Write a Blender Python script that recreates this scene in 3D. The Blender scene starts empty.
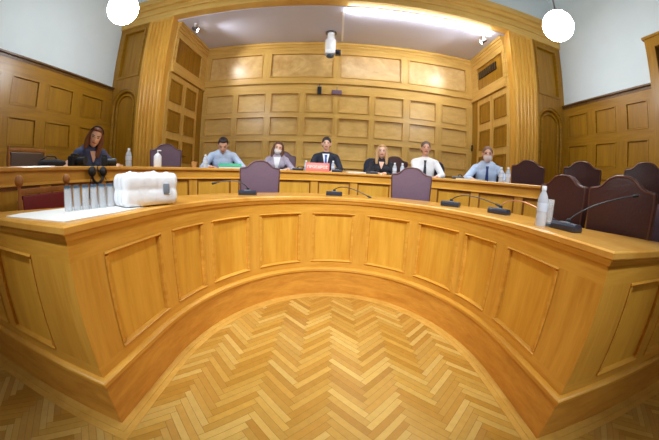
import bpy, bmesh, math, random
from math import sin, cos, pi, radians, sqrt, atan2, hypot
from mathutils import Vector, Matrix
from mathutils.bvhtree import BVHTree
random.seed(7)
scene = bpy.context.scene
COL = scene.collection

# ------------------------------------------------------------------ materials
def new_mat(name):
    m = bpy.data.materials.new(name); m.use_nodes = True
    nt = m.node_tree
    return m, nt, nt.nodes['Principled BSDF'] if 'Principled BSDF' in nt.nodes else next(n for n in nt.nodes if n.type == 'BSDF_PRINCIPLED')
def lin(c):
    def f(v):
        v /= 255.0
        return v / 12.92 if v <= .04045 else ((v + .055) / 1.055) ** 2.4
    return (f(c[0]), f(c[1]), f(c[2]), 1)
def plain(name, rgb, rough=.5, metal=0, spec=.5, noise=0, nscale=30, trans=0, alpha=1, coat=0, bump=0):
    m, nt, b = new_mat(name)
    b.inputs['Base Color'].default_value = lin(rgb)
    b.inputs['Roughness'].default_value = rough
    b.inputs['Metallic'].default_value = metal
    b.inputs['Specular IOR Level'].default_value = spec
    b.inputs['Transmission Weight'].default_value = trans
    b.inputs['Alpha'].default_value = alpha
    b.inputs['Coat Weight'].default_value = coat
    if noise or bump:
        tc = nt.nodes.new('ShaderNodeTexCoord')
        n = nt.nodes.new('ShaderNodeTexNoise'); n.inputs['Scale'].default_value = nscale; n.inputs['Detail'].default_value = 4
        nt.links.new(tc.outputs['Object'], n.inputs['Vector'])
        if noise:
            mx = nt.nodes.new('ShaderNodeMixRGB'); mx.blend_type = 'MULTIPLY'; mx.inputs[0].default_value = noise
            mx.inputs[1].default_value = lin(rgb)
            nt.links.new(n.outputs['Fac'], mx.inputs[2]); nt.links.new(mx.outputs[0], b.inputs['Base Color'])
        if bump:
            bp = nt.nodes.new('ShaderNodeBump'); bp.inputs['Strength'].default_value = bump; bp.inputs['Distance'].default_value = .01
            nt.links.new(n.outputs['Fac'], bp.inputs['Height']); nt.links.new(bp.outputs['Normal'], b.inputs['Normal'])
    return m
def wood(name, c1, c2, scale=(9, 9, .9), rough=.32, burl=False):
    m, nt, b = new_mat(name)
    L = nt.links
    tc = nt.nodes.new('ShaderNodeTexCoord'); mp = nt.nodes.new('ShaderNodeMapping')
    mp.inputs['Scale'].default_value = scale
    L.new(tc.outputs['Object'], mp.inputs['Vector'])
    n = nt.nodes.new('ShaderNodeTexNoise'); n.inputs['Scale'].default_value = 1.6; n.inputs['Detail'].default_value = 6
    n.inputs['Distortion'].default_value = 2.2 if burl else .6
    L.new(mp.outputs[0], n.inputs['Vector'])
    n2 = nt.nodes.new('ShaderNodeTexNoise'); n2.inputs['Scale'].default_value = 9; n2.inputs['Detail'].default_value = 3
    L.new(mp.outputs[0], n2.inputs['Vector'])
    mix = nt.nodes.new('ShaderNodeMath'); mix.operation = 'MULTIPLY_ADD'; mix.inputs[1].default_value = .35
    L.new(n2.outputs['Fac'], mix.inputs[0]); L.new(n.outputs['Fac'], mix.inputs[2])
    r = nt.nodes.new('ShaderNodeValToRGB')
    r.color_ramp.elements[0].position = .42; r.color_ramp.elements[0].color = lin(c2)
    r.color_ramp.elements[1].position = .86; r.color_ramp.elements[1].color = lin(c1)
    L.new(mix.outputs[0], r.inputs['Fac']); L.new(r.outputs['Color'], b.inputs['Base Color'])
    b.inputs['Roughness'].default_value = rough
    b.inputs['Specular IOR Level'].default_value = .45
    bp = nt.nodes.new('ShaderNodeBump'); bp.inputs['Strength'].default_value = .06; bp.inputs['Distance'].default_value = .004
    L.new(n2.outputs['Fac'], bp.inputs['Height']); L.new(bp.outputs['Normal'], b.inputs['Normal'])
    return m
def emit(name, rgb, strength):
    m, nt, b = new_mat(name)
    b.inputs['Base Color'].default_value = lin(rgb)
    b.inputs['Emission Color'].default_value = lin(rgb)
    b.inputs['Emission Strength'].default_value = strength
    return m

M = {}
M['oak'] = wood('honey_oak', (228, 172, 72), (206, 144, 48))
M['oak_h'] = wood('honey_oak_rail', (228, 172, 72), (206, 144, 48), scale=(1.2, 1.2, 12))
M['oak_panel'] = wood('honey_oak_panel', (232, 178, 70), (212, 150, 48), scale=(7, 7, .7))
M['oak_top'] = wood('honey_oak_top', (230, 174, 84), (210, 146, 58), scale=(2, 2, 2), rough=.22)
M['oak_plinth'] = wood('plinth_oak', (220, 160, 66), (192, 128, 46), scale=(2.2, 2.2, 10))
M['wall_oak'] = wood('wall_oak', (222, 180, 98), (202, 156, 74))
M['wall_oak_h'] = wood('wall_oak_rail', (222, 180, 98), (202, 156, 74), scale=(1.2, 1.2, 12))
M['wall_panel'] = wood('wall_oak_panel', (226, 186, 110), (206, 162, 86), scale=(2.5, 2.5, 6))
M['side_oak'] = wood('shaded_wainscot_oak', (168, 120, 24), (140, 93, 13))  # darkened copy of the oak; shade on walls, bays, doors put into the colour
M['shaded_oak_h'] = wood('shaded_wainscot_oak_rail', (168, 120, 24), (140, 93, 13), scale=(1.2, 1.2, 12))
M['burl'] = wood('burl_veneer', (230, 194, 126), (198, 150, 84), scale=(1.1, 1.1, 1.4), burl=True)
M['groove'] = wood('groove_oak', (150, 92, 36), (118, 68, 24))
M['border_oak'] = wood('border_oak', (220, 174, 86), (204, 154, 66), scale=(4, 4, 4), rough=.4)
M['cap_oak'] = wood('dark_cap_oak', (112, 76, 26), (86, 54, 16))
M['white_wall'] = plain('white_plaster', (224, 233, 236), .85, noise=.06, nscale=4)
M['ceiling'] = plain('alcove_plaster', (208, 208, 226), .9)
M['leather'] = plain('maroon_leather', (80, 44, 44), .32, noise=.35, nscale=60, bump=.15)
M['mauve_lit_leather'] = plain('mauve_lit_leather', (124, 98, 116), .42, noise=.25, nscale=60, bump=.15)  # maroon leather with the bluish light on it put into the colour
M['burgundy'] = plain('burgundy_leather', (128, 26, 40), .4, noise=.2, nscale=50)
M['brown_leather'] = plain('brown_leather', (92, 70, 58), .4, noise=.2, nscale=50)
M['navy_fabric'] = plain('navy_fabric', (38, 42, 62), .8)
M['nail'] = plain('copper_nail_trim', (112, 76, 66), .4, .5)
M['dark_wood'] = wood('dark_chair_wood', (110, 60, 32), (80, 40, 20))
M['chair_oak'] = wood('carved_oak', (178, 116, 56), (146, 88, 40))
M['black'] = plain('black_plastic', (24, 26, 32), .4)
M['mic_grey'] = plain('slate_plastic', (44, 50, 66), .35)
M['metal'] = plain('grey_metal', (120, 116, 118), .3, .8)
M['copper'] = plain('copper_gooseneck', (190, 130, 100), .35, .6)
M['led'] = plain('button_grey', (120, 128, 140), .4)
M['white'] = plain('white_plastic', (240, 242, 245), .35)
M['paper'] = plain('white_paper', (240, 240, 238), .8)
M['cream_paper'] = plain('cream_paper', (232, 226, 200), .8)
M['film'] = plain('white_film', (236, 240, 248), .25, bump=.35, nscale=22)
M['glass'] = plain('clear_glass', (246, 250, 255), .02, trans=.55, alpha=.5)
M['glass'].node_tree.nodes['Principled BSDF'].inputs['IOR'].default_value = 1.22
M['glass_base'] = plain('thick_glass_base', (96, 116, 136), .08, trans=.4)
M['bottle'] = plain('clear_bottle', (226, 238, 255), .08, trans=.3, alpha=.75)
M['water_label'] = plain('pale_label', (200, 214, 236), .5)
M['cap'] = plain('bottle_cap', (226, 232, 242), .4)
M['green'] = plain('green_folder', (70, 190, 150), .5)
M['cup'] = plain('kraft_cup', (196, 150, 96), .6)
M['sign'] = plain('red_sign', (222, 104, 92), .35)
M['sign_pale'] = plain('pale_sign_letters', (252, 226, 206), .5)
M['skin'] = plain('skin', (234, 188, 164), .5)
M['skin_d'] = plain('skin_tan', (222, 168, 142), .5)
M['eye'] = plain('eye_dark', (60, 44, 40), .3)
M['lip'] = plain('lips', (178, 98, 92), .5)
M['brow'] = plain('brow', (84, 62, 50), .7)
M['hair_black'] = plain('dark_hair', (44, 34, 40), .5, noise=.3, nscale=80)
M['hair_brown'] = plain('brown_hair', (112, 70, 48), .5, noise=.4, nscale=80)
M['hair_auburn'] = plain('auburn_hair', (140, 84, 54), .5, noise=.4, nscale=80)
M['hair_blonde'] = plain('blonde_hair', (214, 172, 122), .5, noise=.3, nscale=80)
M['hair_grey'] = plain('grey_hair', (120, 100, 92), .6, noise=.3, nscale=80)
M['hair_sandy'] = plain('sandy_grey_hair', (136, 100, 84), .6, noise=.3, nscale=80)
M['light_blue'] = plain('light_blue_shirt', (190, 208, 238), .75)
M['white_shirt'] = plain('white_shirt', (240, 240, 244), .75)
M['dark_suit'] = plain('dark_suit', (34, 38, 54), .8)
M['black_cloth'] = plain('black_cloth', (32, 32, 40), .8)
M['grey_jacket'] = plain('grey_jacket', (172, 162, 180), .8)
M['blue_dress'] = plain('slate_blue_dress', (78, 88, 128), .8, noise=.4, nscale=50)
M['tie_blue'] = plain('blue_tie', (40, 84, 170), .6)
M['tie_black'] = plain('black_tie', (40, 42, 54), .6)
M['tie_navy'] = plain('navy_tie', (34, 54, 116), .6)
M['mask'] = plain('mask_white', (240, 238, 240), .8)
M['mask_pink'] = plain('mask_pale', (232, 218, 224), .8)
M['trousers'] = plain('dark_trousers', (40, 42, 52), .8)
M['shoe'] = plain('black_shoe', (22, 20, 20), .4)
M['dark_grille'] = plain('dark_grille', (26, 22, 20), .6)
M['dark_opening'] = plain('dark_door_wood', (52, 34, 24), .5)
M['globe'] = emit('opal_globe', (236, 247, 255), 58)
M['strip'] = emit('light_strip', (240, 248, 255), 46)
M['strip_dim'] = emit('dim_light_strip', (240, 248, 255), 30)
M['spot'] = emit('spot_bulb', (255, 246, 230), 30)
M['brass'] = plain('aged_brass', (140, 110, 60), .35, .9)
M['floor_dark'] = plain('floor_joint', (150, 108, 52), .5)
M['carpet'] = plain('platform_boards', (150, 100, 50), .5, noise=.3, nscale=8)

def plank_mat():
    m, nt, b = new_mat('herringbone_oak')
    L = nt.links
    at = nt.nodes.new('ShaderNodeAttribute'); at.attribute_name = 'plank_tone'
    tc = nt.nodes.new('ShaderNodeTexCoord')
    n = nt.nodes.new('ShaderNodeTexNoise'); n.inputs['Scale'].default_value = 26; n.inputs['Detail'].default_value = 5
    L.new(tc.outputs['Object'], n.inputs['Vector'])
    mx = nt.nodes.new('ShaderNodeMixRGB'); mx.blend_type = 'MULTIPLY'; mx.inputs[0].default_value = .22
    L.new(at.outputs['Color'], mx.inputs[1]); L.new(n.outputs['Fac'], mx.inputs[2])
    L.new(mx.outputs[0], b.inputs['Base Color'])
    b.inputs['Roughness'].default_value = .42
    b.inputs['Specular IOR Level'].default_value = .5
    b.inputs['Anisotropic'].default_value = .85
    tg = nt.nodes.new('ShaderNodeTangent'); tg.direction_type = 'UV_MAP'; tg.uv_map = 'grain'
    L.new(tg.outputs[0], b.inputs['Tangent'])
    return m
M['plank'] = plank_mat()

# ------------------------------------------------------------------ mesh helpers
def smooth(me, angle=40):
    for p in me.polygons: p.use_smooth = True
    try: me.set_sharp_from_angle(angle=radians(angle))
    except Exception: pass
def link(name, me, parent=None, loc=None):
    o = bpy.data.objects.new(name, me); COL.objects.link(o)
    if parent: o.parent = parent
    if loc: o.location = loc
    return o
class MB:
    def __init__(s): s.bm = bmesh.new()
    def add(s, verts, faces):
        vs = [s.bm.verts.new(v) for v in verts]
        for f in faces:
            try: s.bm.faces.new([vs[i] for i in f])
            except ValueError: pass
        return vs
    def box(s, x0, x1, y0, y1, z0, z1):
        v = [(x0,y0,z0),(x1,y0,z0),(x1,y1,z0),(x0,y1,z0),(x0,y0,z1),(x1,y0,z1),(x1,y1,z1),(x0,y1,z1)]
        s.add(v, [(0,3,2,1),(4,5,6,7),(0,1,5,4),(1,2,6,5),(2,3,7,6),(3,0,4,7)]); return s
    def tube(s, pts, r, n=10, caps=True):
        pts = [Vector(p) for p in pts]; rs = r if isinstance(r, (list, tuple)) else [r]*len(pts)
        rings = []; up = None
        for i, p in enumerate(pts):
            t = (pts[min(i+1, len(pts)-1)] - pts[max(i-1, 0)]).normalized()
            if up is None: up = Vector((0,0,1)) if abs(t.z) < .9 else Vector((1,0,0))
            a = t.cross(up).normalized(); b = a.cross(t).normalized(); up = b
            rings.append([p + (a*cos(2*pi*k/n) + b*sin(2*pi*k/n))*rs[i] for k in range(n)])
        v = [q for R in rings for q in R]; f = []
        for i in range(len(rings)-1):
            for k in range(n):
                f.append((i*n+k, i*n+(k+1)%n, (i+1)*n+(k+1)%n, (i+1)*n+k))
        if caps: f.append(tuple(range(n))[::-1]); f.append(tuple((len(rings)-1)*n+k for k in range(n)))
        s.add(v, f); return s
    def lathe(s, prof, c=(0,0,0), n=20, closed_ends=True):
        v = []; f = []
        for (r, z) in prof:
            for k in range(n): v.append((c[0]+r*cos(2*pi*k/n), c[1]+r*sin(2*pi*k/n), c[2]+z))
        m = len(prof)
        for i in range(m-1):
            for k in range(n): f.append((i*n+k, i*n+(k+1)%n, (i+1)*n+(k+1)%n, (i+1)*n+k))
        if closed_ends:
            if prof[0][0] > 1e-6: f.append(tuple(range(n))[::-1])
            if prof[-1][0] > 1e-6: f.append(tuple((m-1)*n+k for k in range(n)))
        s.add(v, f); bmesh.ops.remove_doubles(s.bm, verts=s.bm.verts, dist=1e-6); return s
    def ell(s, c, r, n=16, m=12, mat=None):
        v = []; f = []
        v.append((0,0,-1))
        for i in range(1, m):
            th = -pi/2 + pi*i/m
            for k in range(n): v.append((cos(th)*cos(2*pi*k/n), cos(th)*sin(2*pi*k/n), sin(th)))
        v.append((0,0,1)); top = len(v)-1
        for k in range(n): f.append((0, 1+(k+1)%n, 1+k)); f.append((top, 1+(m-2)*n+k, 1+(m-2)*n+(k+1)%n))
        for i in range(m-2):
            for k in range(n): f.append((1+i*n+k, 1+i*n+(k+1)%n, 1+(i+1)*n+(k+1)%n, 1+(i+1)*n+k))
        vv = [Vector((a[0]*r[0], a[1]*r[1], a[2]*r[2])) for a in v]
        if mat: vv = [mat @ q for q in vv]
        s.add([q + Vector(c) for q in vv], f); return s
    def cap(s, p0, p1, r0, r1, n=12):
        p0 = Vector(p0); p1 = Vector(p1); d = (p1-p0); L = d.length
        if L < 1e-6: return s.ell(p0, (r0,r0,r0))
        t = d/L; pts = []; rs = []
        for i in range(5): a = -pi/2 + pi/2*i/4; pts.append(p0 + t*r0*sin(a)); rs.append(max(1e-4, r0*cos(a)))
        for i in range(5): a = pi/2*i/4; pts.append(p1 + t*r1*sin(a)); rs.append(max(1e-4, r1*cos(a)))
        ref = Vector((0,0,1)) if abs(t.z) < .9 else Vector((1,0,0))
        a = t.cross(ref).normalized(); b = a.cross(t); v = []; f = []
        for p, r in zip(pts, rs):
            for k in range(n): v.append(p + (a*cos(2*pi*k/n)+b*sin(2*pi*k/n))*r)
        for i in range(len(pts)-1):
            for k in range(n): f.append((i*n+k, i*n+(k+1)%n, (i+1)*n+(k+1)%n, (i+1)*n+k))
        f.append(tuple(range(n))[::-1]); f.append(tuple((len(pts)-1)*n+k for k in range(n)))
        s.add(v, f); return s
    def prism(s, outline, axis, a0, a1):
        """outline of 2D points extruded along axis 'y' (points are x,z) , 'x' (y,z) or 'z' (x,y)"""
        def P(p, a): return {'y': (p[0], a, p[1]), 'x': (a, p[0], p[1]), 'z': (p[0], p[1], a)}[axis]
        n = len(outline); v = [P(p, a0) for p in outline] + [P(p, a1) for p in outline]
        f = [tuple(range(n)), tuple(range(n, 2*n))[::-1]] + [(i, i+n, (i+1)%n+n, (i+1)%n) for i in range(n)]
        s.add(v, f); return s
    def mesh(s, name, mat, bevel=0, seg=2, sm=True, angle=40):
        bmesh.ops.recalc_face_normals(s.bm, faces=s.bm.faces)
        if bevel:
            es = [e for e in s.bm.edges if len(e.link_faces) == 2 and e.calc_face_angle(0) > radians(28)]
            bmesh.ops.bevel(s.bm, geom=es, offset=bevel, segments=seg, affect='EDGES', profile=.6)
        me = bpy.data.meshes.new(name); s.bm.to_mesh(me); s.bm.free()
        me.materials.append(M[mat] if isinstance(mat, str) else mat)
        if sm: smooth(me, angle)
        return me
    def build(s, name, mat, parent=None, bevel=0, seg=2, sm=True, angle=40):
        return link(name, s.mesh(name, mat, bevel, seg, sm, angle), parent)
def empty(name, loc=(0,0,0), rz=0):
    o = bpy.data.objects.new(name, None); o.empty_display_size = .1; o.location = loc; o.rotation_euler = (0,0,rz)
    COL.objects.link(o); return o
def tag(o, label, cat, group=None):
    o['label'] = label; o['category'] = cat
    if group: o['group'] = group
    return o
def struct(o): o['kind'] = 'structure'; return o
def copy_tree(o, parent=None):
    c = o.copy(); COL.objects.link(c)
    if parent: c.parent = parent
    for ch in list(KIDS.get(o.name, [])): copy_tree(ch, c)
    return c
KIDS = {}
def note_kids(root):
    for o in COL.objects:
        if o.parent: KIDS.setdefault(o.parent.name, [])
    for o in list(COL.objects):
        if o.parent and o not in KIDS[o.parent.name]: KIDS[o.parent.name].append(o)
def place(proto, loc, rz, label, group=None, first=[]):
    key = proto.name
    if key not in first:
        first.append(key); o = proto
    else:
        o = copy_tree(proto)
        note_kids(o)
    o.location = loc; o.rotation_euler = (0,0,rz); o['label'] = label
    if group: o['group'] = group
    return o

# path with mitred offsets; offset d goes to the left of travel
class Path:
    def __init__(s, pts):
        s.p = [Vector((x, y)) for x, y in pts]; n = len(s.p); s.s = [0]; s.n = []
        for a, b in zip(s.p, s.p[1:]): s.s.append(s.s[-1] + (b-a).length)
        tg = [(b-a).normalized() for a, b in zip(s.p, s.p[1:])]
        for i in range(n):
            t0 = tg[max(0, i-1)]; t1 = tg[min(i, n-2)]
            n0 = Vector((-t0.y, t0.x)); n1 = Vector((-t1.y, t1.x)); m = (n0+n1).normalized()
            s.n.append(m / max(.3, m.dot(n0)))
    def at(s, q, d=0):
        q = min(max(q, 0), s.s[-1]); i = 0
        while i < len(s.p)-2 and s.s[i+1] < q: i += 1
        u = (q - s.s[i]) / (s.s[i+1]-s.s[i])
        return (s.p[i]*(1-u)+s.p[i+1]*u) + (s.n[i]*(1-u)+s.n[i+1]*u)*d
    def samples(s, a, b): return [a] + [q for q in s.s if a+1e-4 < q < b-1e-4] + [b]
    def sweep(s, mb, a, b, prof):
        """closed profile of (d, z) swept from s=a to s=b"""
        qs = s.samples(a, b); n = len(prof); v = []; f = []
        for q in qs:
            for (d, z) in prof: xy = s.at(q, d); v.append((xy.x, xy.y, z))
        for i in range(len(qs)-1):
            for k in range(n): f.append((i*n+k, i*n+(k+1)%n, (i+1)*n+(k+1)%n, (i+1)*n+k))
        f.append(tuple(range(n))); f.append(tuple((len(qs)-1)*n+k for k in range(n))[::-1])
        mb.add(v, f); return mb
    def block(s, mb, a, b, d0, d1, z0, z1): return s.sweep(mb, a, b, [(d0,z0),(d1,z0),(d1,z1),(d0,z1)])

# ------------------------------------------------------------------ constants
HC = 1.17
A1, B1, CX, Y1, YW = 1.04, 1.335, .05, 1.2, .64
TOP1, DECK1, DECK2, TOP2 = 1.0, .25, .55, 1.285
YF, YB, XA, XW = 4.22, 5.72, 3.22, 4.64
NA = 48
P1 = Path([(-3.0, YW), (CX-A1, YW)] + [(CX-A1*cos(pi*t/NA), Y1+B1*sin(pi*t/NA)) for t in range(NA+1)] + [(CX+A1, YW), (3.0, YW)])
P2 = Path([(-2.25, .72)] + [(-2.25*cos(pi*t/NA), 1.4+2.6*sin(pi*t/NA)) for t in range(NA+1)] + [(2.25, 1.32)])
S1 = P1.s[-1]; S2 = P2.s[-1]

# ------------------------------------------------------------------ floor of the well: herringbone
fl = MB().box(-XW, XW, -3.4, YB, -.05, -.004).build('floor', 'floor_dark', sm=False); struct(fl)
bm = bmesh.new(); tone = bm.loops.layers.float_color.new('plank_tone'); uvl = bm.loops.layers.uv.new('grain')
L_, W_ = .283, .0404
c45 = cos(pi/4)
tones = [(214,168,80),(208,160,72),(220,178,92),(202,150,62),(212,164,74),(196,144,58),(222,182,98),(206,156,68)]
def plank(u0, v0, u1, v1):
    g = .0009
    pts = [(u0+g,v0+g),(u1-g,v0+g),(u1-g,v1-g),(u0+g,v1-g)]
    w = [((u-v)*c45 - .555, (u+v)*c45) for u, v in pts]
    cx = sum(p[0] for p in w)/4; cy = sum(p[1] for p in w)/4
    if not (-3.3 < cx < 3.3 and -1.2 < cy < 2.7): return
    if cy > .8 and abs(cx-CX) > A1+.15: return
    f = bm.faces.new([bm.verts.new((x, y, 0)) for x, y in w])
    c = lin(random.choice(tones)); k = random.uniform(.94, 1.04)
    ax = abs(u1-u0) > abs(v1-v0)
    for l, (u, v) in zip(f.loops, pts):
        l[tone] = (c[0]*k, c[1]*k, c[2]*k, 1); l[uvl].uv = (u, v) if ax else (v, -u)
for i in range(-120, 150):
    for j in range(-14, 15):
        ox, oy = i*W_ + j*L_, i*W_ - j*L_
        plank(ox, oy, ox+L_, oy+W_); plank(ox+L_, oy+W_-L_, ox+L_+W_, oy+W_)
bmesh.ops.recalc_face_normals(bm, faces=bm.faces)
me = bpy.data.meshes.new('herringbone_planks'); bm.to_mesh(me); bm.free(); me.materials.append(M['plank'])
if me.polygons[0].normal.z < 0: me.flip_normals()
link('herringbone_planks', me, fl)
mb = MB(); P1.block(mb, 0, S1, -.085, -.046, -.003, .0022); mb.build('border_strip', 'border_oak', fl, sm=False)
mb = MB(); P1.block(mb, 0, S1, -.043, .01, -.003, .0022); mb.build('border_strip', 'border_oak', fl, sm=False)

# platforms (steps) behind the two desks
def strip_slab(path, d, z0, z1, outer, name, mat):
    mb = MB(); v = []; n = len(path.p)
    for i in range(n):
        q = path.p[i] + path.n[i]*d; r = outer(q, i)
        v.append((q.x, q.y)); v.append(r)
    verts = [(x, y, z0) for x, y in v] + [(x, y, z1) for x, y in v]; N = 2*n; f = []
    for i in range(n-1):
        a, b, c, e = 2*i, 2*i+1, 2*i+3, 2*i+2
        f += [(a+N, b+N, c+N, e+N), (a, e, c, b), (a, a+N, e+N, e), (b, c, c+N, b+N)]
    f += [(0, 1, 1+N, N), (2*n-2, 2*n-2+N, 2*n-1+N, 2*n-1)]
    mb.add(verts, f); return struct(mb.build(name, mat, sm=False))
def radial(q, i):
    d = Vector((q.x, max(q.y-1.0, -.3))); d.normalize()
    t = min((XW-.03)/abs(d.x) if abs(d.x) > 1e-4 else 99, (YF-.13-1.0)/d.y if d.y > 1e-4 else 99)
    return (d.x*t, 1.0+d.y*t)
mb = MB(); mb.box(-XA+.01, XA-.01, YF-.14, YB-.02, 0, DECK2); struct(mb.build('floor_alcove', 'carpet', sm=False))
P1u = Path([(CX-A1, YW+.1)] + [(CX-A1*cos(pi*t/NA), Y1+B1*sin(pi*t/NA)) for t in range(NA+1)] + [(CX+A1, YW+.1)])
def radial1(q, i):
    if i == 0: return (-XW+.03, YW+.2)
    if i == NA+2: return (XW-.03, YW+.2)
    return radial(q, i)
strip_slab(P1u, .10, 0, DECK1, radial1, 'floor_lower_platform', 'carpet')
def radial2(q, i):
    if i == 0: return (-XW+.03, .72)
    if i == NA+2: return (XW-.03, 1.32)
    return radial(q, i)
strip_slab(P2, .045, DECK1, DECK2, radial2, 'floor_upper_platform', 'carpet')

# ------------------------------------------------------------------ lower curved desk
desk = empty('curved_desk', (CX, 2.5, 0))
tag(desk, 'horseshoe-shaped honey oak council desk with moulded panels curving around the parquet floor', 'desk')
def dpart(mb, name, mat, **k):
    o = mb.build(name, mat, None, **k); o.parent = desk; o.matrix_parent_inverse = Matrix.Translation((-CX, -2.5, 0)); return o
BF = .022
mb = MB(); P1.sweep(mb, 0, S1, [(0,0),(.12,0),(.12,.25),(.004,.25)]); dpart(mb, 'plinth', 'oak_plinth')
mb = MB(); P1.sweep(mb, 0, S1, [(-.007,.25),(.12,.25),(.12,.285),(.014,.285),(.0,.278),(-.007,.270)]); dpart(mb, 'plinth_moulding', 'oak_h')
# carcass: bottom rail, frieze rail, stiles, backing
mb = MB(); P1.block(mb, 0, S1, BF+.03, BF+.055, .24, .965); dpart(mb, 'carcass', 'oak_h')
mb = MB(); P1.block(mb, 0, S1, BF, BF+.035, .28, .342); dpart(mb, 'bottom_rail', 'oak_h')
mb = MB(); P1.block(mb, 0, S1, BF, BF+.035, .845, .965); dpart(mb, 'frieze_rail', 'oak_h')
PAN = [(.10,.55),(.65,1.10),(1.20,1.66),(2.215,2.675),(2.78,3.085),(3.17,3.56),(3.67,4.085),(4.20,4.605),(4.735,5.15),(5.248,5.66),(5.725,6.035),(6.145,6.59),(7.13,7.55),(7.66,8.10),(8.2,8.65)]
edges = [0] + [e for p in PAN for e in p] + [S1]
for a, b in zip(edges[0::2], edges[1::2]):
    mb = MB(); P1.block(mb, a, b, BF, BF+.034, .342, .845); dpart(mb, 'stile', 'oak')
for a, b in PAN:
    mb = MB(); P1.block(mb, a, b, BF+.016, BF+.034, .342, .845)
    po = dpart(mb, 'desk_panel', 'oak_panel')
    mb = MB(); w = .022
    pr = lambda z0, z1: [(BF+.018, z0), (BF-.004, z0+.004), (BF-.012, (z0+z1)/2), (BF-.004, z1-.004), (BF+.018, z1)]
    P1.sweep(mb, a, b, pr(.340, .340+w)); P1.sweep(mb, a, b, pr(.847-w, .847))
    for c0, c1 in ((a, a+w), (b-w, b)): P1.block(mb, c0, c1, BF-.006, BF+.018, .342+w, .845-w)
    mo = mb.build('panel_moulding', 'oak_h', None); mo.parent = po
    mo.matrix_parent_inverse = Matrix.Identity(4)
# worktop: strip between front edge and back edge, nosed
front = [P1.at(q, -.004) for q in P1.s]
fx = A1-.035
def back_of(i, q):
    n = len(P1.p)
    if i == 0: return Vector((-3.0, .80))
    if i == n-1: return Vector((3.0, .80))
    if i == 1: return Vector((-1.98, .80))
    if i == n-2: return Vector((1.98, .80))
    r = P1.p[i] + P1.n[i]*.57
    k = max(0, (1.5-r.y)/.3) if r.y < 1.5 else 0
    return r
back = [back_of(i, q) for i, q in enumerate(P1.s)]
mb = MB(); v = []; n = len(front)
for a, b in zip(front, back):
    t = (b-a).normalized()
    a2 = a + t*.012
    for (p, z) in ((a2, TOP1-.042), (a, TOP1-.032), (a, TOP1-.008), (a2, TOP1), (b, TOP1), (b, TOP1-.042)): v.append((p.x, p.y, z))
f = []
for i in range(n-1):
    for k in range(6): f.append((i*6+k, i*6+(k+1)%6, (i+1)*6+(k+1)%6, (i+1)*6+k))
f += [tuple(range(6)), tuple((n-1)*6+k for k in range(6))[::-1]]
mb.add(v, f); dpart(mb, 'worktop', 'oak_top', angle=25)
mb = MB(); P1.sweep(mb, 0, S1, [(.012,.935),(.06,.928),(.06,.96),(.004,.96)]); dpart(mb, 'cornice_moulding', 'oak_h')
# legs supporting the back of the worktop
for q in (2.35, 3.3, 4.4, 5.5, 6.5):
    p = P1.at(q, .5); mb = MB().box(p.x-.03, p.x+.03, p.y-.03, p.y+.03, DECK1, TOP1-.04); dpart(mb, 'support_post', 'oak')

# ------------------------------------------------------------------ upper curved desk
desk2 = empty('upper_desk', (0, 4, DECK1))
tag(desk2, 'raised curved oak desk on the second tier, where the officials sit', 'desk')
def d2part(mb, name, mat, **k):
    o = mb.build(name, mat, None, **k); o.parent = desk2; o.matrix_parent_inverse = Matrix.Translation((0, -4, -DECK1)); return o
mb = MB(); P2.sweep(mb, 0, S2, [(-.02,DECK1),(.04,DECK1),(.04,DECK1+.12),(-.02,DECK1+.12)]); d2part(mb, 'plinth', 'oak_plinth')
mb = MB(); P2.block(mb, 0, S2, .045, .065, DECK1, TOP2-.03); d2part(mb, 'carcass', 'oak_h')
mb = MB(); P2.block(mb, 0, S2, .03, .046, DECK1+.12, .52); P2.block(mb, 0, S2, .03, .046, 1.155, TOP2-.035); d2part(mb, 'rail', 'oak_h')
mb = MB(); P2.sweep(mb, 0, S2, [(.0,1.143),(.04,1.135),(.04,1.168),(.012,1.16)]); d2part(mb, 'rail_moulding', 'oak_h')
mb = MB(); P2.sweep(mb, 0, S2, [(0,TOP2-.03),(.006,TOP2-.036),(.52,TOP2-.036),(.52,TOP2),(.008,TOP2),(0,TOP2-.007)]); d2part(mb, 'worktop', 'oak_top', angle=25)
npan = 14; pitch = S2/npan
for i in range(npan+1):
    a = max(0, i*pitch-.055); b = min(S2, i*pitch+.055)
    mb = MB(); P2.block(mb, a, b, .022, .046, DECK1+.12, 1.14); d2part(mb, 'stile', 'oak')
for i in range(npan):
    a = i*pitch+.055; b = (i+1)*pitch-.055
    mb = MB(); P2.block(mb, a, b, .036, .046, .52, 1.14); po = d2part(mb, 'desk_panel', 'oak_panel')
    mb = MB()
    for c0, c1 in ((a, a+.02), (b-.02, b)): P2.block(mb, c0, c1, .024, .04, .54, 1.12)
    P2.block(mb, a, b, .024, .04, .52, .54); P2.block(mb, a, b, .024, .04, 1.115, 1.138)
    mo = mb.build('panel_moulding', 'groove', None); mo.parent = po
for q in (.6, 1.8, 3.0, 4.2, 5.4, 6.6):
    if q < S2: p = P2.at(q, .46); mb = MB().box(p.x-.03, p.x+.03, p.y-.03, p.y+.03, DECK2, TOP2-.035); d2part(mb, 'support_post', 'oak')

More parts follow.
